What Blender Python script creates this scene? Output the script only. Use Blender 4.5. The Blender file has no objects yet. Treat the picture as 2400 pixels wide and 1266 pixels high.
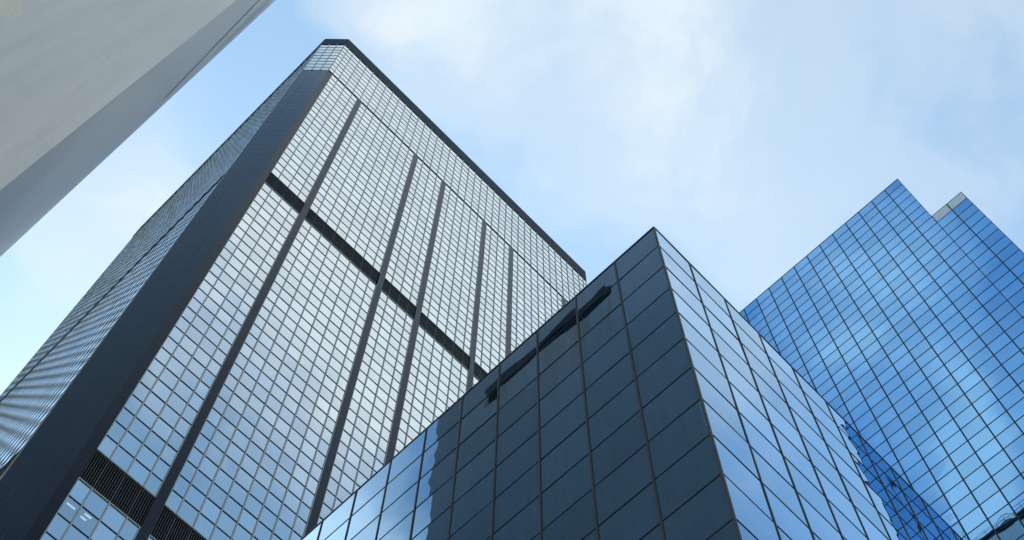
import bpy, math, random
from mathutils import Vector, Matrix
random.seed(7)
R = math.radians
SC = bpy.context.scene
COL = SC.collection

# ------------------------------------------------------------------ camera
cam_data = bpy.data.cameras.new("camera")
cam = bpy.data.objects.new("camera", cam_data)
COL.objects.link(cam)
CR = Matrix(((0.697998681844911, -0.6726349501373103, -0.24568285246745444),
             (-0.7160330732046476, -0.6509159274133336, -0.2522005026100222),
             (0.009719990734290498, 0.3519526662683749, -0.9359673298180377)))
EYE = 1.6
cam.matrix_world = Matrix.Translation((0, 0, EYE)) @ CR.to_4x4()
cam_data.sensor_width = 36.0
cam_data.lens = 36.0 * 3134.97 / 2400.0
cam_data.clip_start = 0.1
cam_data.clip_end = 6000
SC.camera = cam
SC.render.resolution_x = 1024
SC.render.resolution_y = 540


def project(p):
    q = CR.transposed() @ (Vector(p) - Vector((0, 0, EYE)))
    if q.z >= -0.01:
        return None
    return (1200 + 3134.97 * q.x / -q.z, 633 - 3134.97 * q.y / -q.z)


# ------------------------------------------------------------------ exposure
SC.view_settings.view_transform = 'Standard'
SC.view_settings.look = 'None'
SC.view_settings.gamma = 1
SC.view_settings.exposure = 1.02

# ------------------------------------------------------------------ sky
SUN_AZ, SUN_EL = 62.0, 40.0          # azimuth counter-clockwise from +X
world = bpy.data.worlds.new("World")
SC.world = world
world.use_nodes = True
wt = world.node_tree
wt.nodes.clear()


class NT:
    """tiny helper to write node trees"""
    def __init__(self, tree):
        self.t = tree

    def n(self, kind, **kw):
        nd = self.t.nodes.new(kind)
        ins = kw.pop('ins', {})
        for k, v in kw.items():
            setattr(nd, k, v)
        for k, v in ins.items():
            s = nd.inputs[k]
            if isinstance(v, bpy.types.NodeSocket):
                self.t.links.new(v, s)
            else:
                s.default_value = v
        return nd

    def m(self, op, a, b=None, c=None, clamp=False):
        nd = self.n('ShaderNodeMath', operation=op, use_clamp=clamp)
        for i, v in enumerate((a, b, c)):
            if v is None:
                continue
            if isinstance(v, bpy.types.NodeSocket):
                self.t.links.new(v, nd.inputs[i])
            else:
                nd.inputs[i].default_value = v
        return nd.outputs[0]

    def vm(self, op, a, b=None, out=0):
        nd = self.n('ShaderNodeVectorMath', operation=op)
        for i, v in enumerate((a, b)):
            if v is None:
                continue
            if isinstance(v, bpy.types.NodeSocket):
                self.t.links.new(v, nd.inputs[i])
            else:
                nd.inputs[i].default_value = v
        return nd.outputs[out]

    def noise(self, vec, scale, detail=4, rough=0.5, dist=0.0, out='Fac'):
        nd = self.n('ShaderNodeTexNoise', ins={'Vector': vec, 'Scale': scale, 'Detail': detail,
                                                'Roughness': rough, 'Distortion': dist})
        return nd.outputs[out]

    def ramp(self, fac, stops, interp='LINEAR'):
        nd = self.n('ShaderNodeValToRGB', ins={'Fac': fac})
        cr = nd.color_ramp
        cr.interpolation = interp
        while len(cr.elements) < len(stops):
            cr.elements.new(0.5)
        for e, (p, c) in zip(cr.elements, stops):
            e.position = p
            e.color = (c, c, c, 1) if isinstance(c, (int, float)) else tuple(c) + (1,)
        return nd.outputs['Color']

    def mix(self, fac, a, b, blend='MIX'):
        nd = self.n('ShaderNodeMix', data_type='RGBA', blend_type=blend)
        for s, v in ((nd.inputs[0], fac), (nd.inputs[6], a), (nd.inputs[7], b)):
            if isinstance(v, bpy.types.NodeSocket):
                self.t.links.new(v, s)
            else:
                s.default_value = v if isinstance(v, (int, float)) else (tuple(v) + (1,) if len(v) == 3 else v)
        return nd.outputs[2]

    def link(self, a, b):
        self.t.links.new(a, b)


W = NT(wt)
sky = W.n('ShaderNodeTexSky', sky_type='NISHITA', sun_disc=False)
sky.sun_elevation = R(SUN_EL)
sky.sun_rotation = R(90 - SUN_AZ)
sky.altitude = 10
sky.air_density = 1.0
sky.dust_density = 0.7
sky.ozone_density = 1.2
tc = W.n('ShaderNodeTexCoord')
sep = W.n('ShaderNodeSeparateXYZ', ins={0: tc.outputs['Generated']})
zc = W.m('MAXIMUM', sep.outputs[2], 0.06)
px = W.m('DIVIDE', sep.outputs[0], zc)
py = W.m('DIVIDE', sep.outputs[1], zc)
P = W.n('ShaderNodeCombineXYZ', ins={0: px, 1: py, 2: 0.0}).outputs[0]   # flat cloud deck above the city
warp = W.n('ShaderNodeTexNoise', ins={'Vector': P, 'Scale': 5.0, 'Detail': 4.0, 'Roughness': 0.55})
wv = W.vm('MULTIPLY', W.vm('SUBTRACT', warp.outputs['Color'], (0.5, 0.5, 0.5)), (0.20, 0.20, 0.0))
PW = W.vm('ADD', P, wv)
fine = W.noise(PW, 9.0, 7, 0.58, 0.3)
soft = W.noise(P, 3.2, 5, 0.5, 0.5)
# cloud banks on the deck: (x, y, radius x, radius y, weight)
BANKS = [
    (0.078, 0.175, 0.085, 0.055, 0.85), (0.16, 0.07, 0.14, 0.09, 0.62), (0.27, 0.04, 0.16, 0.09, 0.32), (0.44, -0.08, 0.18, 0.14, 0.16),
    (0.27, 0.12, 0.12, 0.05, 0.18), (0.40, 0.12, 0.14, 0.08, 0.20),
    (-0.245, -0.052, 0.035, 0.04, 1.0), (-0.50, 0.145, 0.05, 0.025, 0.5), (-0.47, 0.03, 0.04, 0.05, 0.35), (-0.60, 0.10, 0.06, 0.02, 0.5), (-0.67, 0.13, 0.05, 0.04, 0.7),
    (0.00, 0.46, 0.06, 0.10, 0.55), (0.035, 0.43, 0.03, 0.03, 0.35), (0.02, 0.62, 0.14, 0.12, 0.22),
    (0.23, -0.36, 0.24, 0.145, 1.25), (0.10, -0.20, 0.22, 0.16, 0.6), (0.32, -0.24, 0.10, 0.08, 0.20),
    (-0.43, 0.03, 0.045, 0.06, 0.5), (-0.45, 0.09, 0.09, 0.05, 0.55), (-0.56, 0.14, 0.10, 0.04, 0.30), (-0.64, 0.02, 0.12, 0.07, 0.30),
    (-0.70, 0.12, 0.12, 0.06, 0.60), (-0.34, 0.57, 0.12, 0.095, 1.3), (-0.55, 0.70, 0.25, 0.12, 0.6),
    (-0.9, -1.1, 0.6, 0.5, 0.6), (0.9, 0.6, 0.5, 0.4, 0.7), (0.2, -1.3, 1.2, 0.5, 0.6),
]
tot = None
for (bx_, by_, rx_, ry_, wgt) in BANKS:
    d = W.vm('DIVIDE', W.vm('SUBTRACT', PW, (bx_, by_, 0)), (rx_, ry_, 1.0))
    l2 = W.vm('DOT_PRODUCT', d, d, out=1)
    g = W.m('MULTIPLY', W.m('POWER', 2.718, W.m('MULTIPLY', l2, -0.9)), wgt)
    tot = g if tot is None else W.m('ADD', tot, g)
edge = W.m('ADD', 0.18, tot, clamp=True)
shape = W.m('ADD', W.m('MULTIPLY', tot, 0.78), W.m('MULTIPLY', W.m('MULTIPLY', W.m('SUBTRACT', fine, 0.5), 0.85), edge))
shape = W.m('ADD', shape, W.m('MULTIPLY', W.m('SUBTRACT', soft, 0.5), 0.22))
cov = W.ramp(shape, [(0.10, 0.0), (0.40, 0.40), (0.90, 0.95)], 'EASE')
VEIL = 0.03
cov2 = W.m('MAXIMUM', W.m('ADD', W.m('MULTIPLY', cov, 1 - VEIL), VEIL), 0.0, clamp=True)
# nearer the sun the thin veil of high cloud is whiter
sdir = (math.cos(R(SUN_AZ)) * math.cos(R(SUN_EL)), math.sin(R(SUN_AZ)) * math.cos(R(SUN_EL)), math.sin(R(SUN_EL)))
sd = W.vm('DOT_PRODUCT', tc.outputs['Generated'], sdir, out=1)
glow = W.m('MULTIPLY', W.ramp(sd, [(0.25, 0.0), (0.95, 1.0)]), 0.08)
fac = W.m('ADD', cov2, W.m('MULTIPLY', glow, W.m('SUBTRACT', 1.0, cov2)), clamp=True)
cloudcol = W.mix(W.ramp(soft, [(0.3, 0.0), (0.7, 1.0)]), (2.76, 3.15, 3.36), (3.06, 3.22, 3.28))
clear = W.mix(1.0, sky.outputs[0], (0.90, 1.085, 0.985), 'MULTIPLY')
# unseen bank behind the left tower, boosted to brighten the middle block's reflection
bd = W.vm('DIVIDE', W.vm('SUBTRACT', PW, (-0.34, 0.57, 0)), (0.10, 0.10, 1.0))
bl = W.m('POWER', 2.718, W.m('MULTIPLY', W.vm('DOT_PRODUCT', bd, bd, out=1), -0.9))
cloudcol = W.vm('SCALE', cloudcol)
cloudcol.node.inputs['Scale'].default_value = 1.0
W.link(W.m('ADD', 1.0, W.m('MULTIPLY', bl, 1.0)), cloudcol.node.inputs['Scale'])
skymix = W.mix(fac, clear, cloudcol)
bg = W.n('ShaderNodeBackground', ins={'Color': skymix, 'Strength': 0.15})
wo = W.n('ShaderNodeOutputWorld', ins={'Surface': bg.outputs[0]})

# ------------------------------------------------------------------ sun
sun_d = bpy.data.lights.new("sun", 'SUN')
sun_d.energy = 3.0
sun_d.angle = R(0.5)
sun_d.color = (1.0, 0.95, 0.88)
sun = bpy.data.objects.new("sun", sun_d)
COL.objects.link(sun)
sun.rotation_euler = (-Vector(sdir)).to_track_quat('-Z', 'Y').to_euler()
sun.location = (0, 0, 300)


# ------------------------------------------------------------------ materials
def mat(name):
    m = bpy.data.materials.new(name)
    m.use_nodes = True
    m.node_tree.nodes.clear()
    return m, NT(m.node_tree)


def out(N, sh, disp=None):
    N.n('ShaderNodeOutputMaterial', ins={'Surface': sh})


def wavy(N, scale, dist, extra=None):
    """slight roller-wave / pillowing of big panes"""
    g = N.n('ShaderNodeNewGeometry')
    nz = N.noise(g.outputs['Position'], scale, 0.6, 0.4)
    b = N.n('ShaderNodeBump', ins={'Height': nz, 'Distance': dist, 'Strength': 1.0})
    if extra:
        nz2 = N.noise(g.outputs['Position'], extra[0], 0, 0.5)
        b = N.n('ShaderNodeBump', ins={'Height': nz2, 'Distance': extra[1], 'Strength': 1.0, 'Normal': b.outputs[0]})
    return b.outputs[0], g


def glass_mat(name, body, tint, f0, rough, wave, dirt=0.06, extra=None, power=5.0, see=0.0, curve=None, tonev=0.14):
    """coated glazing: dark body, tinted mirror coating whose reflectance rises towards grazing (Schlick)"""
    m, N = mat(name)
    nrm, g = wavy(N, wave[0], wave[1], extra)
    lw = N.n('ShaderNodeLayerWeight', ins={'Blend': 0.5, 'Normal': nrm})     # facing = 1 - cos
    fr = N.m('POWER', lw.outputs['Facing'], power)
    refl = N.m('ADD', f0, N.m('MULTIPLY', fr, 1.0 - f0), clamp=True)
    if curve:
        refl = N.ramp(lw.outputs['Facing'], curve)
        fr = N.ramp(lw.outputs['Facing'], [(0.66, 0.0), (0.84, 1.0)])
    tg = N.mix(N.m('MULTIPLY', fr, 1.0, clamp=True), tint, (0.72, 0.87, 1.0))
    spots = N.noise(g.outputs['Position'], 0.9, 6, 0.65)
    dust = N.ramp(spots, [(0.45, 0.0), (0.8, 1.0)])
    tone = N.n('ShaderNodeAttribute', attribute_name='tone').outputs['Fac']
    tg = N.mix(tone, N.mix(1.0, tg, (1 - tonev,) * 3, 'MULTIPLY'), tg)
    gl = N.n('ShaderNodeBsdfGlossy', ins={'Color': tg, 'Roughness': rough, 'Normal': nrm})
    df = N.n('ShaderNodeBsdfDiffuse', ins={'Color': N.mix(N.m('MULTIPLY', dust, dirt), body, (0.35, 0.34, 0.32))})
    base = df.outputs[0]
    if see:
        tr = N.n('ShaderNodeBsdfTransparent', ins={'Color': (0.8, 0.9, 1.0, 1)})
        base = N.n('ShaderNodeMixShader', ins={0: see, 1: base, 2: tr.outputs[0]}).outputs[0]
    sh = N.n('ShaderNodeMixShader', ins={0: refl, 1: base, 2: gl.outputs[0]})
    out(N, sh.outputs[0])
    return m


def paint_mat(name, col, rough=0.45, metal=0.0, var=0.25, scale=1.5, spec=0.5):
    m, N = mat(name)
    g = N.n('ShaderNodeNewGeometry')
    nz = N.noise(g.outputs['Position'], scale, 6, 0.6)
    c = N.mix(nz, tuple(x * (1 - var) for x in col), tuple(min(1, x * (1 + var)) for x in col))
    rr = N.m('ADD', rough - 0.08, N.m('MULTIPLY', nz, 0.16))
    b = N.n('ShaderNodeBsdfPrincipled', ins={'Base Color': c, 'Roughness': rr, 'Metallic': metal,
                                             'Specular IOR Level': spec})
    out(N, b.outputs[0])
    return m


M = {}
M['glass_silver'] = glass_mat('silver_mirror_glass', (0.05, 0.06, 0.07), (0.92, 0.965, 0.985), 0.88, 0.02, (0.7, 0.0006), 0.10)
M['glass_silver_see'] = glass_mat('silver_mirror_glass_lit_room', (0.02, 0.03, 0.04), (0.90, 0.95, 0.97), 0.70, 0.02, (0.7, 0.0006), 0.02, see=0.9)
M['glass_dark'] = glass_mat('dark_blue_glass', (0.010, 0.020, 0.032), (0.345, 0.59, 0.87), 0.30, 0.0, (0.45, 0.006), 0.02, extra=(1.4, 0.0009), tonev=0.16, curve=[(0.0, 0.22), (0.60, 0.40), (0.71, 0.57), (0.80, 0.95), (1.0, 1.0)])
M['glass_blue'] = glass_mat('blue_mirror_glass', (0.01, 0.03, 0.07), (0.25, 0.565, 0.95), 0.90, 0.0, (0.35, 0.004), 0.02, extra=(1.2, 0.0006))
M['glass_silver_side'] = glass_mat('silver_mirror_glass_side', (0.05, 0.06, 0.07), (0.93, 0.97, 0.98), 0.86, 0.02, (0.7, 0.00008), 0.05)
M['frame_black'] = paint_mat('black_gasket', (0.012, 0.012, 0.014), 0.5)
M['frame_brown'] = paint_mat('dark_bronze_aluminium', (0.062, 0.052, 0.047), 0.5, 0.0, 0.25, 1.5, 0.25)
M['frame_navy'] = paint_mat('dark_navy_aluminium', (0.018, 0.024, 0.036), 0.5, 0.0, 0.25, 1.5, 0.25)
M['alu'] = paint_mat('weathered_aluminium', (0.40, 0.355, 0.335), 0.45, 0.2)
M['alu_dark'] = paint_mat('shadow_grey_aluminium', (0.035, 0.036, 0.040), 0.6, 0.0)  # recess shadow along the transoms is put into this dark tone
M['louver'] = paint_mat('louver_blade_grey', (0.07, 0.07, 0.068), 0.5, 0.2)
M['black'] = paint_mat('plant_room_black', (0.008, 0.008, 0.009), 0.8)
M['joint'] = paint_mat('sealant_joint', (0.095, 0.078, 0.056), 0.8, 0.0, 0.2, 1.5, 0.2)
M['grey_panel'] = paint_mat('pale_grey_metal_panel', (0.72, 0.68, 0.72), 0.5, 0.1, 0.08)
M['roofing'] = paint_mat('roof_membrane', (0.20, 0.20, 0.19), 0.9)
M['steel'] = paint_mat('painted_steel', (0.10, 0.11, 0.12), 0.5, 0.2)
M['mast'] = paint_mat('galvanised_steel', (0.50, 0.52, 0.53), 0.5, 0.3)


def granite_mat():
    m, N = mat('polished_dark_granite')
    g = N.n('ShaderNodeNewGeometry')
    sp = N.noise(g.outputs['Position'], 30.0, 3, 0.7)
    # slabs differ a little from one another
    sx = N.vm('SNAP', N.vm('ADD', g.outputs['Position'], (500, 500, 500)), (1.3, 1.3, 3.56))
    wn = N.n('ShaderNodeTexWhiteNoise', ins={'Vector': sx})
    v = N.m('MULTIPLY', wn.outputs['Value'], 0.35)
    c = N.mix(N.m('ADD', N.m('MULTIPLY', sp, 0.6), v), (0.006, 0.007, 0.010), (0.018, 0.019, 0.026))
    b = N.n('ShaderNodeBsdfPrincipled', ins={'Base Color': c, 'Roughness': 0.14, 'Specular Tint': (0.78, 0.85, 1.0, 1.0), 'Specular IOR Level': 0.17,
                                             'IOR': 1.5})
    out(N, b.outputs[0])
    return m


M['granite'] = granite_mat()


def pier_mat():
    m, N = mat('flamed_dark_granite')
    g = N.n('ShaderNodeNewGeometry')
    sp = N.noise(g.outputs['Position'], 14.0, 4, 0.7)
    c = N.mix(sp, (0.007, 0.009, 0.016), (0.016, 0.018, 0.028))
    b = N.n('ShaderNodeBsdfPrincipled', ins={'Base Color': c, 'Roughness': 0.3, 'Specular IOR Level': 0.13,
                                             'Specular Tint': (0.62, 0.72, 1.0, 1.0)})
    out(N, b.outputs[0])
    return m


M['pier'] = pier_mat()
M['parapet'] = paint_mat('dull_navy_cladding', (0.018, 0.022, 0.032), 0.6, 0.0, 0.3, 2.0, 0.15)


def concrete_mat():
    m, N = mat('painted_concrete')
    g = N.n('ShaderNodeNewGeometry')
    pos = g.outputs['Position']
    s = N.n('ShaderNodeSeparateXYZ', ins={0: pos})
    X, Y, Z = s.outputs
    big = N.noise(pos, 0.12, 5, 0.55)
    med = N.noise(pos, 1.7, 6, 0.65)
    grit = N.noise(pos, 22.0, 3, 0.7)
    vcoord = N.vm('MULTIPLY', pos, (1.3, 1.3, 0.05))
    streak = N.noise(vcoord, 1.6, 5, 0.6)
    base = N.mix(big, (0.74, 0.525, 0.445), (0.86, 0.615, 0.525))
    base = N.mix(N.m('MULTIPLY', N.ramp(streak, [(0.40, 0.0), (0.68, 1.0)]), 0.35), base, (0.50, 0.38, 0.32))
    base = N.mix(N.m('MULTIPLY', N.m('SUBTRACT', med, 0.35), 0.35, clamp=True), base, (0.52, 0.40, 0.35))
    base = N.mix(N.m('MULTIPLY', grit, 0.18), base, (0.80, 0.70, 0.62))
    # faint board joints / hairline cracks running level round the shaft
    hz = N.noise(N.vm('MULTIPLY', pos, (0.35, 0.35, 3.0)), 1.6, 6, 0.55)
    hair = N.ramp(N.m('ABSOLUTE', N.m('SUBTRACT', hz, 0.53)), [(0.0, 1.0), (0.010, 0.0)])
    gate = N.ramp(N.noise(pos, 0.6, 2, 0.5), [(0.52, 0.0), (0.62, 1.0)])
    base = N.mix(N.m('MULTIPLY', N.m('MULTIPLY', hair, gate), 0.45), base, (0.15, 0.14, 0.13))
    # lift joints every 3.6 m
    fr = N.m('FRACT', N.m('DIVIDE', Z, 3.6))
    lj = N.m('LESS_THAN', fr, 0.004)
    base = N.mix(N.m('MULTIPLY', lj, 0.10), base, (0.2, 0.2, 0.2))
    # rust runs below the slot window of the side wall
    yr = N.m('MULTIPLY', N.m('GREATER_THAN', Y, 19.5), N.m('LESS_THAN', Y, 31.5))
    zr = N.m('MULTIPLY', N.m('LESS_THAN', Z, 87.4), N.ramp(N.m('DIVIDE', N.m('SUBTRACT', Z, 78.5), 9.0), [(0.0, 0.0), (1.0, 1.0)]))
    rs = N.noise(N.vm('MULTIPLY', pos, (1.0, 1.0, 0.10)), 0.85, 4, 0.65)
    rmask = N.m('MULTIPLY', N.m('MULTIPLY', yr, zr), N.ramp(rs, [(0.42, 0.0), (0.62, 1.0)]))
    base = N.mix(N.m('MULTIPLY', rmask, 0.8), base, (0.70, 0.33, 0.10))
    # patch of lost paint on the front wall
    wob = N.m('MULTIPLY', N.m('SUBTRACT', N.noise(pos, 2.2, 5, 0.6), 0.5), 1.0)
    dx_ = N.m('DIVIDE', N.m('ADD', X, 6.0), 0.75)
    dz_ = N.m('DIVIDE', N.m('SUBTRACT', Z, 39.2), 1.25)
    dd = N.m('ADD', N.m('ADD', N.m('MULTIPLY', dx_, dx_), N.m('MULTIPLY', dz_, dz_)), wob)
    onf = N.m('LESS_THAN', Y, 14.95)
    patch = N.m('MULTIPLY', N.m('LESS_THAN', dd, 1.0), onf)
    crk = N.ramp(N.m('ABSOLUTE', N.m('SUBTRACT', N.noise(N.vm('MULTIPLY', pos, (1, 1, 2.5)), 3.5, 6, 0.6), 0.5)), [(0.0, 1.0), (0.012, 0.0)])
    pc = N.mix(N.m('MULTIPLY', crk, 0.6), N.mix(med, (0.95, 0.64, 0.40), (0.80, 0.60, 0.46)), (0.20, 0.17, 0.12))
    base = N.mix(patch, base, pc)
    bmp = N.n('ShaderNodeBump', ins={'Height': N.m('ADD', grit, N.m('MULTIPLY', med, 2.0)), 'Distance': 0.01, 'Strength': 0.5})
    b = N.n('ShaderNodeBsdfPrincipled', ins={'Base Color': base, 'Roughness': 0.30, 'Specular IOR Level': 0.6,
                                             'Normal': bmp.outputs[0]})
    out(N, b.outputs[0])
    return m


M['concrete'] = concrete_mat()


def ground_mat(name, a, b_, sc):
    m, N = mat(name)
    g = N.n('ShaderNodeNewGeometry')
    n1 = N.noise(g.outputs['Position'], sc, 6, 0.65)
    n2 = N.noise(g.outputs['Position'], sc * 30, 3, 0.7)
    c = N.mix(N.m('ADD', N.m('MULTIPLY', n1, 0.6), N.m('MULTIPLY', n2, 0.4)), a, b_)
    b = N.n('ShaderNodeBsdfPrincipled', ins={'Base Color': c, 'Roughness': 0.85})
    out(N, b.outputs[0])
    return m


M['asphalt'] = ground_mat('asphalt', (0.035, 0.035, 0.037), (0.075, 0.074, 0.072), 0.8)
M['paving'] = ground_mat('paving_stone', (0.20, 0.195, 0.185), (0.32, 0.31, 0.29), 1.1)
mL, NL = mat('fluorescent_tube')
em = NL.n('ShaderNodeEmission', ins={'Color': (1.0, 0.97, 0.88, 1), 'Strength': 0.8})
out(NL, em.outputs[0])
M['tube'] = mL


# ------------------------------------------------------------------ mesh helpers
rnd2 = random.Random(3)


class MB:
    def __init__(self):
        self.v, self.f, self.mi = [], [], []

    def quad(self, a, b, c, d, mi=0):
        n = len(self.v)
        self.v += [tuple(a), tuple(b), tuple(c), tuple(d)]
        self.f.append((n, n + 1, n + 2, n + 3))
        self.mi.append(mi)

    def prism(self, o, U, V, Wd, mi=0):
        """parallelepiped from corner o with edge vectors U, V, Wd"""
        o, U, V, Wd = Vector(o), Vector(U), Vector(V), Vector(Wd)
        n = len(self.v)
        P8 = [o, o + U, o + U + V, o + V, o + Wd, o + U + Wd, o + U + V + Wd, o + V + Wd]
        self.v += [tuple(p) for p in P8]
        fs = [(0, 3, 2, 1), (4, 5, 6, 7), (0, 1, 5, 4), (1, 2, 6, 5), (2, 3, 7, 6), (3, 0, 4, 7)]
        if U.cross(V).dot(Wd) < 0:
            fs = [tuple(reversed(q)) for q in fs]
        for q in fs:
            self.f.append(tuple(n + i for i in q))
            self.mi.append(mi)

    def box(self, x0, x1, y0, y1, z0, z1, mi=0):
        self.prism((x0, y0, z0), (x1 - x0, 0, 0), (0, y1 - y0, 0), (0, 0, z1 - z0), mi)

    def poly_prism(self, pts, z0, z1, mi=0):
        n = len(self.v)
        k = len(pts)
        self.v += [(x, y, z0) for x, y in pts] + [(x, y, z1) for x, y in pts]
        self.f.append(tuple(n + i for i in reversed(range(k))))
        self.f.append(tuple(n + k + i for i in range(k)))
        self.mi += [mi, mi]
        for i in range(k):
            j = (i + 1) % k
            self.f.append((n + i, n + j, n + k + j, n + k + i))
            self.mi.append(mi)

    def tube(self, a, b, r, seg=8, mi=0, r2=None):
        a, b = Vector(a), Vector(b)
        r2 = r if r2 is None else r2
        d = (b - a).normalized()
        u = d.cross(Vector((0.3, 0.5, 0.81))).normalized()
        w = d.cross(u)
        n = len(self.v)
        for c, rr in ((a, r), (b, r2)):
            for i in range(seg):
                t = 2 * math.pi * i / seg
                self.v.append(tuple(c + rr * (math.cos(t) * u + math.sin(t) * w)))
        for i in range(seg):
            j = (i + 1) % seg
            self.f.append((n + i, n + j, n + seg + j, n + seg + i))
            self.mi.append(mi)
        self.f.append(tuple(n + i for i in reversed(range(seg))))
        self.f.append(tuple(n + seg + i for i in range(seg)))
        self.mi += [mi, mi]

    def build(self, name, mats, parent=None, kind=None, label=None):
        if not self.f:
            return None
        me = bpy.data.meshes.new(name)
        if parent is not None:
            off = parent.location
            vv = [(x - off.x, y - off.y, z - off.z) for x, y, z in self.v]
        else:
            vv = self.v
        me.from_pydata(vv, [], self.f)
        for m in (mats if isinstance(mats, (list, tuple)) else [mats]):
            me.materials.append(M[m])
        me.polygons.foreach_set('material_index', self.mi)
        at = me.attributes.new('tone', 'FLOAT', 'FACE')
        at.data.foreach_set('value', [rnd2.random() for _ in self.f])
        me.update()
        o = bpy.data.objects.new(name, me)
        COL.objects.link(o)
        if parent is not None:
            o.parent = parent
        if kind:
            o['kind'] = kind
        if label:
            o['label'] = label
        return o


def thing(name, label, cat, loc, group=None):
    o = bpy.data.objects.new(name, None)
    o.location = loc
    COL.objects.link(o)
    o['label'] = label
    o['category'] = cat
    if group:
        o['group'] = group
    return o


class Face:
    """a vertical facade: u runs along U from O, z up, N is the outward normal"""
    def __init__(self, O, U, N):
        self.O, self.U, self.N = Vector(O), Vector(U).normalized(), Vector(N).normalized()

    def p(self, u, z, d=0.0):
        return self.O + self.U * u + self.N * d + Vector((0, 0, z))

    def block(self, mb, u0, u1, z0, z1, d0, d1, mi=0):
        mb.prism(self.p(u0, z0, d0), self.U * (u1 - u0), Vector((0, 0, z1 - z0)), self.N * (d1 - d0), mi)

    def pane(self, mb, u0, u1, z0, z1, tilt=0.0, mi=0, off=0.0):
        a = random.gauss(0, tilt) * (u1 - u0) / 2
        b = random.gauss(0, tilt) * (z1 - z0) / 2
        q = [self.p(u0, z0, off - a - b), self.p(u1, z0, off + a - b), self.p(u1, z1, off + a + b), self.p(u0, z1, off - a + b)]
        if self.U.cross(Vector((0, 0, 1))).dot(self.N) < 0:
            q.reverse()
        mb.quad(*q, mi)

    def area(self, u0, u1, z0, z1):
        pts = [project(self.p(u, z)) for u, z in ((u0, z0), (u1, z0), (u1, z1), (u0, z1))]
        if any(p is None for p in pts):
            return 0, (0, 0)
        s = 0
        for i in range(4):
            x1, y1 = pts[i]
            x2, y2 = pts[(i + 1) % 4]
            s += x1 * y2 - x2 * y1
        c = (sum(p[0] for p in pts) / 4, sum(p[1] for p in pts) / 4)
        return abs(s) / 2, c


def behind_mid_block(c):
    """does the image point lie under the middle block's roofline?"""
    x, y = c
    return y > 531 + (abs(x - 1532) * (0.888 if x < 1532 else 1.016))


def in_frame(c):
    return -30 < c[0] < 2430 and -30 < c[1] < 1296


# ================================================================== SETTING
g = MB()
g.quad((-1500, -1500, 0), (1500, -1500, 0), (1500, 1500, 0), (-1500, 1500, 0))
o = g.build('ground', 'asphalt')
o['kind'] = 'structure'
for nm, (x0, x1, y0, y1) in (('pavement', (-34, 3.2, -12, 39.0)), ('pavement', (9.5, 42, 3.2, 36.5)),
                             ('pavement', (2.8, 60, 39.9, 90)), ('pavement', (53.5, 92, -8, 36.0))):
    g = MB()
    g.box(x0, x1, y0, y1, -0.05, 0.13)
    o = g.build(nm, 'paving')
    o['kind'] = 'structure'

# ================================================================== SILVER TOWER (behind, tallest)
SA = 1.05
root = thing('office_tower', 'tall silver mirror glass tower with dark granite piers, louvre bands and a cut-off corner', 'skyscraper', (30, 62, 0))


def za(z):
    return z * SA + EYE


XA0, XA1, YA = 7.82 * SA, 53.2 * SA, 40.0 * SA
CH = 2.147 * SA
YB2 = 79.8 * SA
FF = Face((0, YA, 0), (1, 0, 0), (0, -1, 0))
FL = Face((XA0 - CH, 0, 0), (0, 1, 0), (-1, 0, 0))
FC = Face((XA0 - CH, YA + CH, 0), (1, -1, 0), (-1, -1, 0))
CL = CH * math.sqrt(2)
ZT, ZPAR, ZTA = za(174.9), za(171.3), za(155.95)
L1 = (za(112.03), za(115.07))
L2 = (za(60.0), za(63.07))

# core body behind the cladding
mb = MB()
e = 0.55
mb.poly_prism([(XA0 + .2, YA + e), (XA1 - .2, YA + e), (XA1 + CH - e, YA + CH + .2), (XA1 + CH - e, YB2 - .2), (XA1 - .2, YB2 + CH - e),
               (XA0 + .2, YB2 + CH - e), (XA0 - CH + e, YB2 - .2), (XA0 - CH + e, YA + CH + .2)], 0.13, ZT - 0.6)
mb.build('core_wall', 'black', root)
# hidden sides in granite
for f, ln in ((Face((XA1, YA, 0), (1, 1, 0), (1, -1, 0)), CL), (Face((XA1 + CH, YA + CH, 0), (0, 1, 0), (1, 0, 0)), YB2 - YA - CH),
              (Face((XA1 + CH, YB2, 0), (-1, 1, 0), (1, 1, 0)), CL), (Face((XA1, YB2 + CH, 0), (-1, 0, 0), (0, 1, 0)), XA1 - XA0),
              (Face((XA0, YB2 + CH, 0), (-1, -1, 0), (-1, 1, 0)), CL)):
    mb = MB()
    f.block(mb, 0.02, ln - 0.02, 0.13, ZPAR - 0.01, -0.5, 0)
    mb.build('side_cladding', 'granite', root)

PIERS = [12.87, 22.27, 26.97, 34.02, 38.72, 48.12]
HW = 0.30
# column lines (in plan units) of the front
cols_up = [7.82, 8.49, 9.35]
x = 10.52
k = 1
while True:
    xx = 9.35 + 1.1748 * k
    if xx > 52.0:
        break
    cols_up.append(xx)
    k += 1
cols_up += [52.53, 53.2]
cols_up = [c * SA for c in cols_up]
bays = []
edges = [8.46] + PIERS + [52.56]
for i in range(len(edges) - 1):
    a = edges[i] + (HW if i > 0 else 0)
    b = edges[i + 1] - (HW if i < len(edges) - 2 else 0)
    inner = [c / SA for c in cols_up if a + 0.3 < c / SA < b - 0.3]
    bays.append([a * SA] + [c * SA for c in inner] + [b * SA])


def rows(z0, z1, n):
    return [z0 + (z1 - z0) * i / n for i in range(n + 1)]


RU = rows(ZTA + 0.0, ZPAR, 9)
R1 = rows(L1[1], ZTA - 0.22, 24)
R2 = rows(L2[1], L1[0], 29)
R3 = [L2[0] - 1.776 * i for i in range(0, 35)][::-1]

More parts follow.
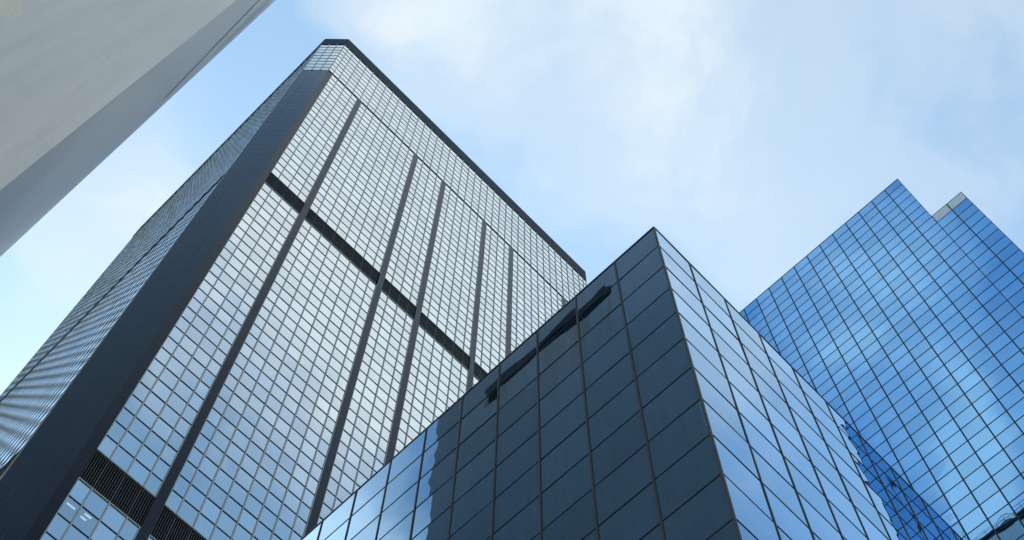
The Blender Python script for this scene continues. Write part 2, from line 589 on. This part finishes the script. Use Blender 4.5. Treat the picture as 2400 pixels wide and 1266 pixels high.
panes = []                       # (area, face, u0,u1,z0,z1)
for zr, cc in [(RU, [cols_up])] + [(r, bays) for r in (R1, R2, R3)]:
    for bay in cc:
        for i in range(len(bay) - 1):
            for j in range(len(zr) - 1):
                a, c = FF.area(bay[i], bay[i + 1], zr[j], zr[j + 1])
                if not in_frame(c) or behind_mid_block(c):
                    a *= 1e-6
                panes.append((a, FF, bay[i], bay[i + 1], zr[j], zr[j + 1]))
panes.sort(key=lambda t: -t[0])
TILT_A = R(0.16)
# the two panes with lit ceiling lights behind them: 2nd row under the lower louvre band, first two columns
lit = []
rest = MB()
for n_, (a, f, u0, u1, z0, z1) in enumerate(panes):
    is_lit = (z1 < L2[0] + 0.1 - 1.776 and z0 > L2[0] - 2 * 1.776 - 0.2 and u0 < 9.9 * SA)
    if n_ < 100:
        m1 = MB()
        f.pane(m1, u0, u1, z0, z1, 0 if is_lit else TILT_A)
        m1.build('glass_pane', 'glass_silver_see' if is_lit else 'glass_silver', root)
    else:
        f.pane(rest, u0, u1, z0, z1, 0 if is_lit else TILT_A)
rest.build('glass_pane', 'glass_silver', root, kind='stuff', label='smaller mirror panes of the wide front, higher up and further off')
# ceiling lights seen through the glass
for (u, z, w) in ((9.15, za(58.2), 0.55), (10.25, za(58.45), 0.45), (10.15, za(58.05), 0.36)):
    m1 = MB()
    FF.block(m1, u, u + w, z, z + 0.04, -0.40, -0.30)
    m1.build('ceiling_light', 'tube', root, label='lit fluorescent strip seen through a low pane')

# transoms of the front
for z in RU[1:-1]:
    mb = MB()
    FF.block(mb, cols_up[0], cols_up[-1], z - 0.026, z + 0.026, -0.05, 0.041)
    mb.build('transom', 'alu_dark', root)
for rr in (R1[1:-1], R2[1:-1], R3[-21:-1]):
    for z in rr:
        mb = MB()
        for bay in bays:
            FF.block(mb, bay[0], bay[-1], z - 0.026, z + 0.026, -0.05, 0.041)
        mb.build('transom', 'alu_dark', root)
mb = MB()
for z in R3[:-21]:
    for bay in bays:
        FF.block(mb, bay[0], bay[-1], z - 0.026, z + 0.026, -0.05, 0.041)
mb.build('transom', 'alu_dark', root, kind='stuff', label='transoms of the lowest storeys')
# mullions
for u in cols_up:
    mb = MB()
    w = 0.045
    FF.block(mb, u - w + (w if u == cols_up[0] else 0), u + w - (w if u == cols_up[-1] else 0), ZTA, ZPAR, -0.05, 0.07)
    mb.build('mullion', 'alu', root)
for bay in bays:
    for i, u in enumerate(bay):
        mb = MB()
        w = 0.045
        u0, u1 = u - w, u + w
        if i == 0:
            u0, u1 = u, u + 0.06
        if i == len(bay) - 1:
            u0, u1 = u - 0.06, u
        for z0, z1 in ((L1[1], ZTA - 0.2), (L2[1], L1[0]), (R3[0], L2[0])):
            FF.block(mb, u0, u1, z0, z1, -0.05, 0.07)
        mb.build('mullion', 'alu', root)
# sills above and below the louvre bands
for bay in bays:
    for z in (L1[0], L1[1], L2[0], L2[1]):
        mb = MB()
        FF.block(mb, bay[0], bay[-1], z - 0.05, z + 0.05, -0.45, 0.06, 0)
        mb.build('sill', 'alu', root)
    # louvres
    for (z0, z1) in (L1, L2):
        mb = MB()
        u = bay[0] + 0.07
        while u < bay[-1] - 0.03:
            heavy = any(abs(u - b) < 0.07 for b in bay[1:-1])
            wd = 0.03 if heavy else 0.016
            FF.block(mb, u - wd, u + wd, z0 + 0.05, z1 - 0.05, -0.30, -0.02)
            u += 0.15
        mb.build('louver', 'louver', root)
# dark reveal line between the upper storeys and the piered front
mb = MB()
FF.block(mb, XA0, XA1, ZTA - 0.22, ZTA - 0.05, -0.5, 0.02)
FC.block(mb, 0.0, CL, ZTA - 0.22, ZTA - 0.05, -0.5, 0.02)
FF.block(mb, XA0, XA1, ZTA - 0.05, ZTA + 0.03, -0.5, 0.10)
mb.build('reveal_strip', 'black', root)
# piers (with slab joints)
for pc in PIERS:
    mb = MB()
    a, b = (pc - HW) * SA, (pc + HW) * SA
    FF.block(mb, a, b, 0.13, ZTA - 0.24, -0.5, 0.10)
    z = L2[0] - 3.55 * 16
    while z < ZTA - 1:
        FF.block(mb, a - 0.001, b + 0.001, z - 0.008, z + 0.008, -0.49, 0.103, 1)
        z += 3.552
    mb.build('pier', ['pier', 'joint'], root)
for a, b in ((XA0, 8.46 * SA), (52.56 * SA, XA1)):
    mb = MB()
    FF.block(mb, a, b, 0.13, ZTA - 0.24, -0.5, 0.02)
    z = L2[0] - 1.776 * 33
    while z < ZTA - 1:
        FF.block(mb, a, b, z - 0.006, z + 0.006, -0.49, 0.023, 1)
        z += 1.776
    mb.build('corner_pier', ['pier', 'joint'], root)
# chamfer: granite below, glass above
mb = MB()
FC.block(mb, 0.0, CL, 0.13, ZTA - 0.24, -0.5, 0.0)
for i in range(0, 3):
    u = CL * i / 3 + (0.012 if i == 0 else 0)
    FC.block(mb, u - 0.013, u + 0.013, 0.13, ZTA - 0.25, -0.4, 0.004, 1)
z = L2[0] - 1.776 * 33
while z < ZTA - 1:
    FC.block(mb, 0, CL, z - 0.009, z + 0.009, -0.4, 0.003, 1)
    z += 1.776
mb.build('chamfer_cladding', ['granite', 'joint'], root)
mb = MB()
mg = MB()
for i in range(3):
    for j in range(9):
        FC.pane(mg, CL * i / 3, CL * (i + 1) / 3, RU[j], RU[j + 1], R(0.1))
for i in range(4):
    u = CL * i / 3
    w = 0.05
    FC.block(mb, max(0, u - w), min(CL, u + w), ZTA, ZPAR, -0.05, 0.06)
for z in RU[1:-1]:
    FC.block(mb, 0, CL, z - 0.05, z + 0.05, -0.05, 0.04)
mg.build('chamfer_glazing', 'glass_silver', root)
mb.build('chamfer_frame', 'alu', root)
# parapet
mb = MB()
for f, a, b in ((FF, XA0, XA1), (FC, 0, CL), (FL, YA + CH, YB2), (Face((XA1, YA, 0), (1, 1, 0), (1, -1, 0)), 0, CL),
                (Face((XA1 + CH, YA + CH, 0), (0, 1, 0), (1, 0, 0)), 0, YB2 - YA - CH), (Face((XA1 + CH, YB2, 0), (-1, 1, 0), (1, 1, 0)), 0, CL),
                (Face((XA1, YB2 + CH, 0), (-1, 0, 0), (0, 1, 0)), 0, XA1 - XA0), (Face((XA0, YB2 + CH, 0), (-1, -1, 0), (-1, 1, 0)), 0, CL)):
    f.block(mb, a, b, ZPAR, ZT, -0.55, 0.08)
    if f in (FF,):
        u = a + 2.35 * SA
        while u < b:
            f.block(mb, u - 0.012, u + 0.012, ZPAR + 0.05, ZT - 0.02, -0.4, 0.084, 1)
            u += 2.35 * SA
        f.block(mb, a, b, ZPAR + 1.8, ZPAR + 1.815, -0.4, 0.084, 1)
mb.build('parapet', ['parapet', 'joint'], root)
mb = MB()
mb.poly_prism([(XA0 + .4, YA + .7), (XA1 - .4, YA + .7), (XA1 + CH - .7, YA + CH + .4), (XA1 + CH - .7, YB2 - .4), (XA1 - .4, YB2 + CH - .7),
               (XA0 + .4, YB2 + CH - .7), (XA0 - CH + .7, YB2 - .4), (XA0 - CH + .7, YA + CH + .4)], ZT - 0.6, ZT - 0.5)
mb.build('roof', 'roofing', root)
# the narrow left side, seen at a grazing angle
y0, y1 = YA + CH, YB2
ncol = 31
uL = [y0 + 0.55] + [y0 + 0.55 + (y1 - y0 - 1.1) * (i + 1) / ncol for i in range(ncol)]
mp, mt, mm = MB(), MB(), MB()
for zr in (RU, R1, R2, R3):
    for j in range(len(zr) - 1):
        for i in range(ncol):
            FL.pane(mp, uL[i], uL[i + 1], zr[j], zr[j + 1], R(0.12))
    for z in zr:
        FL.block(mt, uL[0], uL[-1], z - 0.03, z + 0.03, -0.05, 0.019)
for u in uL:
    for z0, z1 in ((L1[1], ZPAR), (L2[1], L1[0]), (R3[0], L2[0])):
        FL.block(mm, u - 0.035, u + 0.035, z0, z1, -0.05, 0.034)
mp.build('glass_pane', 'glass_silver_side', root, kind='stuff', label='mirror panes of the narrow left side')
mt.build('transom', 'alu_dark', root, kind='stuff', label='transoms of the narrow left side')
mm.build('mullion', 'alu', root, kind='stuff', label='mullions of the narrow left side')
for z0, z1 in (L1, L2):
    mb = MB()
    u = uL[0]
    while u < uL[-1]:
        FL.block(mb, u - 0.016, u + 0.016, z0 + .05, z1 - .05, -0.3, -0.02)
        u += 0.3
    mb.build('louver', 'louver', root)
mb = MB()
FL.block(mb, y0 + 0.012, y0 + 0.55, 0.13, ZPAR, -0.5, 0.0)
FL.block(mb, y1 - 0.55, y1 - 0.012, 0.13, ZPAR, -0.5, 0.0)
mb.build('corner_pier', 'granite', root)
mb = MB()
FL.block(mb, y0 + 0.10, y0 + 0.20, 0.13, ZTA - 0.3, 0.001, 0.05)
mb.build('corner_trim', 'alu', root)

# ================================================================== MIDDLE BLOCK (dark glass cube corner)
root = thing('office_block', 'lower dark blue glass block with bronze mullions, its sharp corner pointing up in the middle', 'office building', (26, 20, 0))
XB, YBc = 17.7345 * 0.75, 9.2459 * 0.75
ZB = 56.45 * 0.75 + EYE
BL = Face((XB, 0, 0), (0, 1, 0), (-1, 0, 0))
BR = Face((0, YBc, 0), (1, 0, 0), (0, -1, 0))
nL, nR = 14, 14
uBL = [YBc, 11.62 * 0.75] + [(11.62 + 2.409 * i) * 0.75 for i in range(1, nL)]
uBR = [XB, 20.10 * 0.75] + [(20.10 + 2.380 * i) * 0.75 for i in range(1, nR)]
rowB = 2.4622 * 0.75
zB = [ZB - rowB * i for i in range(24)]
zB = [z for z in zB if z > 0.6][::-1]
YE, XE = uBL[-1], uBR[-1]
mb = MB()
mb.box(XB + 0.3, XE - 0.3, YBc + 0.3, YE - 0.3, 0.13, ZB - 0.3)
mb.build('core_wall', 'black', root)
mb = MB()
mb.box(XE - 0.29, XE, YBc + 0.01, YE, 0.13, ZB - 0.01)
mb.box(XB + 0.01, XE - 0.30, YE - 0.29, YE, 0.13, ZB - 0.01)
mb.build('rear_wall', 'grey_panel', root)
mb = MB()
mb.box(XB + 0.3, XE - 0.3, YBc + 0.3, YE - 0.3, ZB - 0.29, ZB - 0.25)
mb.build('roof', 'roofing', root)
mb = MB()
BL.block(mb, YBc + 0.05, YE, 0.13, zB[0], -0.2, 0.0)
BR.block(mb, XB + 0.05, XE, 0.13, zB[0], -0.2, 0.0)
mb.build('plinth', 'granite', root)
panes = []
for f, us in ((BL, uBL), (BR, uBR)):
    for i in range(len(us) - 1):
        for j in range(len(zB) - 1):
            a, c = f.area(us[i], us[i + 1], zB[j], zB[j + 1])
            if not in_frame(c):
                a *= 1e-6
            panes.append((a, f, us[i], us[i + 1], zB[j], zB[j + 1]))
panes.sort(key=lambda t: -t[0])
rest = MB()
for n_, (a, f, u0, u1, z0, z1) in enumerate(panes):
    t = R(0.10)
    if n_ < 100:
        m1 = MB()
        f.pane(m1, u0, u1, z0, z1, t)
        m1.build('glass_pane', 'glass_dark', root)
    else:
        f.pane(rest, u0, u1, z0, z1, t)
rest.build('glass_pane', 'glass_dark', root, kind='stuff', label='smaller and hidden panes of the dark block')
for f, us in ((BL, uBL), (BR, uBR)):
    for u in us[1:]:
        mb = MB()
        k_ = 1.0 if f is BL else 0.75
        f.block(mb, u - 0.045, u + 0.045, zB[0], ZB - 0.03, -0.05, 0.012 * k_, 0)
        f.block(mb, u - 0.022, u + 0.022, zB[0], ZB - 0.03, -0.05, 0.032 * k_, 1)
        mb.build('mullion', ['frame_black', 'frame_brown'], root)
    for z in zB[:-1]:
        mb = MB()
        k_ = 1.0 if f is BL else 0.85
        f.block(mb, us[0] + 0.03, us[-1], z - 0.030, z + 0.022, -0.05, 0.009 * k_, 0)
        f.block(mb, us[0] + 0.03, us[-1], z - 0.010, z + 0.008, -0.05, 0.017 * k_, 1)
        mb.build('transom', ['frame_black', 'frame_brown'], root)
    mb = MB()
    f.block(mb, us[0] + (0.0 if f is BL else 0.02), us[-1], ZB - 0.06, ZB + 0.02, -0.3, 0.02, 0)
    mb.build('coping', 'frame_black', root)
mb = MB()
mb.box(XB - 0.012, XB + 0.05, YBc - 0.012, YBc + 0.05, zB[0], ZB - 0.03, 0)
mb.box(XB - 0.022, XB + 0.02, YBc - 0.022, YBc + 0.02, zB[0], ZB - 0.032, 1)
mb.build('corner_post', ['frame_brown', 'frame_brown'], root)

# ================================================================== BLUE TOWER (right)
root = thing('glass_tower', 'bright blue mirror glass tower with a stepped top at the right', 'skyscraper', (70, 14, 0))
SCC = 60 * 1.27 * 0.75 / 60.0
XC = 60 * SCC
FCc = Face((XC, 0, 0), (0, 1, 0), (-1, 0, 0))
zc_top = 144.0 * SCC + EYE
rowC = 1.9135 * SCC
pC = 1.888 * SCC
yC0 = 0.19 * SCC
ycol = [yC0 + pC * i for i in range(-2, 19)]
zC = [zc_top - rowC * i for i in range(76)]
zC = [z for z in zC if z > 0.8][::-1]
zc_low = zc_top - 7 * rowC
YCr, YCl = ycol[0], ycol[-1]
mb = MB()
mb.box(XC + 0.3, XC + 30, yC0 + 0.3, YCl - 0.3, 0.13, zc_top - 0.3)
mb.box(XC + 0.3, XC + 30, YCr + 0.3, yC0 + 0.3, 0.13, zc_low - 0.3)
mb.build('core_wall', 'black', root)
mb = MB()
mb.box(XC + 0.3, XC + 30, yC0 + 0.3, YCl - 0.3, zc_top - 0.29, zc_top - 0.25)
mb.box(XC + 0.3, XC + 30, YCr + 0.3, yC0, zc_low - 0.29, zc_low - 0.25)
mb.build('roof', 'roofing', root)
mb = MB()
FCc.block(mb, YCr, YCl, 0.13, zC[0], -0.2, 0.0)
mb.build('plinth', 'granite', root)
panes = []
greyp = []
for i in range(len(ycol) - 1):
    for j in range(len(zC) - 1):
        if i < 2 and zC[j] > zc_low - 0.5:
            continue
        if i < 2 and zC[j + 1] > zc_low - 0.5:
            greyp.append((ycol[i], ycol[i + 1], zC[j], zC[j + 1]))
            continue
        a, c = FCc.area(ycol[i], ycol[i + 1], zC[j], zC[j + 1])
        if not in_frame(c) or behind_mid_block(c):
            a *= 1e-6
        panes.append((a, FCc, ycol[i], ycol[i + 1], zC[j], zC[j + 1]))
panes.sort(key=lambda t: -t[0])
rest = MB()
for n_, (a, f, u0, u1, z0, z1) in enumerate(panes):
    t = R(0.07)
    if n_ < 100:
        m1 = MB()
        f.pane(m1, u0, u1, z0, z1, t)
        m1.build('glass_pane', 'glass_blue', root)
    else:
        f.pane(rest, u0, u1, z0, z1, t)
rest.build('glass_pane', 'glass_blue', root, kind='stuff', label='smaller blue panes higher up the tower')
for (u0, u1, z0, z1) in greyp:
    m1 = MB()
    FCc.block(m1, u0 + 0.05, u1 - 0.05, z0 + 0.02, z1, -0.05, 0.015)
    m1.build('parapet_panel', 'grey_panel', root)
for i, u in enumerate(ycol):
    top = zc_low if i < 2 else zc_top
    w0, w1 = 0.055, 0.055
    if i == 0:
        w0 = 0.0
    if i == 2:
        w0 = 0.02
    mb = MB()
    FCc.block(mb, u - w0, u + (0.05 if i in (0,) else w1), zC[0], (zc_low if i == 2 else top) - 0.02, -0.05, 0.045)
    if i == 2:
        FCc.block(mb, u, u + 0.05, zc_low - 0.02, zc_top - 0.02, -0.05, 0.03)
    mb.build('mullion', 'frame_navy', root)
for z in zC:
    mb = MB()
    a = YCr if z < zc_low - 0.1 else yC0
    FCc.block(mb, a, YCl, z - 0.035, z + 0.035, -0.05, 0.022)
    mb.build('transom', 'frame_navy', root)
mb = MB()
FCc.block(mb, yC0, YCl, zc_top - 0.005, zc_top + 0.06, -0.3, 0.035)
FCc.block(mb, YCr, yC0 - 0.001, zc_low - 0.03, zc_low + 0.04, -0.3, 0.035)
mb.build('coping', 'frame_navy', root)
# return faces (curtain wall too)
mg, mf = MB(), MB()
for f, u0, u1, z0, z1 in ((Face((XC, YCr, 0), (1, 0, 0), (0, -1, 0)), 0, 30, 0.13, zc_low), (Face((XC, yC0, 0), (1, 0, 0), (0, -1, 0)), 0, 30, zc_low, zc_top),
                          (Face((XC, YCl, 0), (1, 0, 0), (0, 1, 0)), 0, 30, 0.13, zc_top)):
    zr = [z for z in zC if z0 <= z <= z1 + 0.01]
    n = 16
    for i in range(n):
        a, b = u0 + (u1 - u0) * i / n, u0 + (u1 - u0) * (i + 1) / n
        for j in range(len(zr) - 1):
            f.pane(mg, a, b, zr[j], zr[j + 1], R(0.07), off=-0.06)
        f.block(mf, max(a - 0.05, 0.06), a + 0.06, z0, z1 - 0.03, -0.1, -0.01)
    for z in zr:
        f.block(mf, u0 + 0.06, u1, z - 0.035, z + 0.035, -0.1, -0.025)
mg.build('side_glazing', 'glass_blue', root)
mf.build('side_frame', 'frame_navy', root)

# ================================================================== CONCRETE TOWER (left, very near)
root = thing('concrete_tower', 'pale grey concrete tower looming at upper left, windowless but for thin slots along its edge', 'tower', (-8, 26, 0))
XD, YD0, YD1, XDL = -1.97, 14.8, 36.7, -13.0


def xw(y):
    """the side wall stands a quarter of a degree off the street grid"""
    return -1.87 + (XD + 1.87) * (y - YD0) / (YD1 - YD0)


ZD = 160.2 + EYE
slots = [(85.9, 88.3, 19.5, 31.9), (104.6, 106.0, 20.0, 32.9), (111.2, 112.2, 20.0, 33.2), (115.0, 116.2, 20.0, 32.8),
         (119.6, 120.6, 20.0, 32.8), (124.2, 125.3, 20.0, 32.9), (129.0, 130.0, 20.0, 33.2), (134.0, 135.0, 20, 33.3)]
slots = [(a + EYE, b + EYE, c, d) for a, b, c, d in slots]
mb = MB()
DEP = 0.45
# side wall facing +X, with real slots
zs = [0.13]
for s in slots:
    zs += [s[0], s[1]]
zs.append(ZD)
for k in range(len(zs) - 1):
    z0, z1 = zs[k], zs[k + 1]
    if k % 2 == 0:
        mb.quad((xw(YD0), YD0, z0), (XD, YD1, z0), (XD, YD1, z1), (xw(YD0), YD0, z1))
    else:
        _, _, a, b = slots[(k - 1) // 2]
        A_, B_ = xw(a), xw(b)
        mb.quad((xw(YD0), YD0, z0), (A_, a, z0), (A_, a, z1), (xw(YD0), YD0, z1))
        mb.quad((B_, b, z0), (XD, YD1, z0), (XD, YD1, z1), (B_, b, z1))
        xr = XD - DEP
        mb.quad((xr, a, z0), (xr, b, z0), (B_, b, z0), (A_, a, z0))
        mb.quad((A_, a, z1), (B_, b, z1), (xr, b, z1), (xr, a, z1))
        mb.quad((xr, a, z0), (A_, a, z0), (A_, a, z1), (xr, a, z1))
        mb.quad((B_, b, z0), (xr, b, z0), (xr, b, z1), (B_, b, z1))
mb.quad((XDL, YD0, 0.13), (xw(YD0), YD0, 0.13), (xw(YD0), YD0, ZD), (XDL, YD0, ZD))
mb.quad((XD, YD1, 0.13), (XDL, YD1, 0.13), (XDL, YD1, ZD), (XD, YD1, ZD))
mb.quad((XDL, YD1, 0.13), (XDL, YD0, 0.13), (XDL, YD0, ZD), (XDL, YD1, ZD))
mb.build('wall', 'concrete', root)
mb = MB()
mb.quad((XDL, YD0, ZD), (xw(YD0), YD0, ZD), (XD, YD1, ZD), (XDL, YD1, ZD))
mb.build('roof', 'roofing', root)
for (z0, z1, a, b) in slots:
    mb = MB()
    xr = XD - DEP
    mb.quad((xr, a, z0), (xr, b, z0), (xr, b, z1), (xr, a, z1), 0)
    n = max(2, int((b - a) / 1.5))
    for i in range(1, n):
        y = a + (b - a) * i / n
        mb.box(xr + 0.002, xr + 0.06, y - 0.03, y + 0.03, z0, z1, 1)
    mb.box(xr + 0.002, xr + 0.05, a, b, z1 - 0.08, z1, 1)
    mb.build('slot_window', ['black', 'steel'], root)
# roof edge walkway, rounded platform, rails and mast (these show as reflections in the blue tower)
zr = ZD
mb = MB()
mb.box(XD - 4.0, XD - 0.02, YD0 + 1.0, 26.5, zr + 1.15, zr + 1.40)
mb.box(XD - 3.6, XD - 0.5, YD0 + 1.4, 26.0, zr + 0.0, zr + 1.15)
mb.build('roof_walkway', 'steel', root)
cx, cy, rad = XD - 2.6, 20.2, 2.6
mb = MB()
n = 20
ring = [(cx + rad * math.cos(2 * math.pi * i / n), cy + rad * 0.85 * math.sin(2 * math.pi * i / n)) for i in range(n)]
mb.poly_prism(ring, zr + 1.41, zr + 1.75)
mb.build('round_platform', 'steel', root)
mb = MB()
for i in range(n):
    p, q = ring[i], ring[(i + 1) % n]
    for h in (0.55, 1.1):
        mb.tube((*p, zr + 1.75 + h), (*q, zr + 1.75 + h), 0.03, 6)
    if i % 2 == 0:
        mb.tube((*p, zr + 1.7), (*p, zr + 2.85), 0.035, 6)
y = YD0 + 1.0
while y < 26.5:
    for dy in (0, 0.22):
        mb.tube((XD - 0.06, y + dy, zr + 1.38), (XD - 0.06, y + dy, zr + 2.4), 0.03, 6)
    y += 1.5
for h in (1.9, 2.4):
    mb.tube((XD - 0.06, YD0 + 1.0, zr + h), (XD - 0.06, 26.4, zr + h), 0.028, 6)
y = YD0 + 0.5
while y < YD1:
    mb.tube((XD - 0.3, y, zr), (XD - 0.3, y, zr + 0.7), 0.04, 6)
    y += 1.1
mb.build('railing', 'steel', root)
mb = MB()
mx, my = XD - 1.2, 26.6
for a, b in ((-0.22, -0.22), (0.22, -0.22), (0, 0.25)):
    mb.tube((mx + a, my + b, zr), (mx + a * 0.5, my + b * 0.5, zr + 9.5), 0.05, 6)
for i in range(16):
    z = zr + i * 0.6
    s = 1 - 0.5 * i / 16
    mb.tube((mx - 0.22 * s, my - 0.22 * s, z), (mx + 0.22 * s, my - 0.22 * s, z + 0.5), 0.025, 5)
    mb.tube((mx + 0.22 * s, my - 0.22 * s, z), (mx, my + 0.25 * s, z + 0.5), 0.025, 5)
mb.tube((mx, my, zr + 9.4), (mx, my, zr + 12.5), 0.035, 6)
for z, l in ((zr + 9.2, 0.9), (zr + 10.6, 0.6), (zr + 11.8, 0.5)):
    mb.tube((mx, my - l, z), (mx, my + l, z + 0.15), 0.03, 6)
    mb.tube((mx, my + l, z + 0.1), (mx, my + l, z + 0.9), 0.05, 6)
    mb.tube((mx, my - l, z), (mx, my - l, z + 0.7), 0.05, 6)
mb.tube((mx, my + 1.3, zr), (mx, my + 1.3, zr + 8.0), 0.06, 6)
mb.build('antenna_mast', 'mast', root)
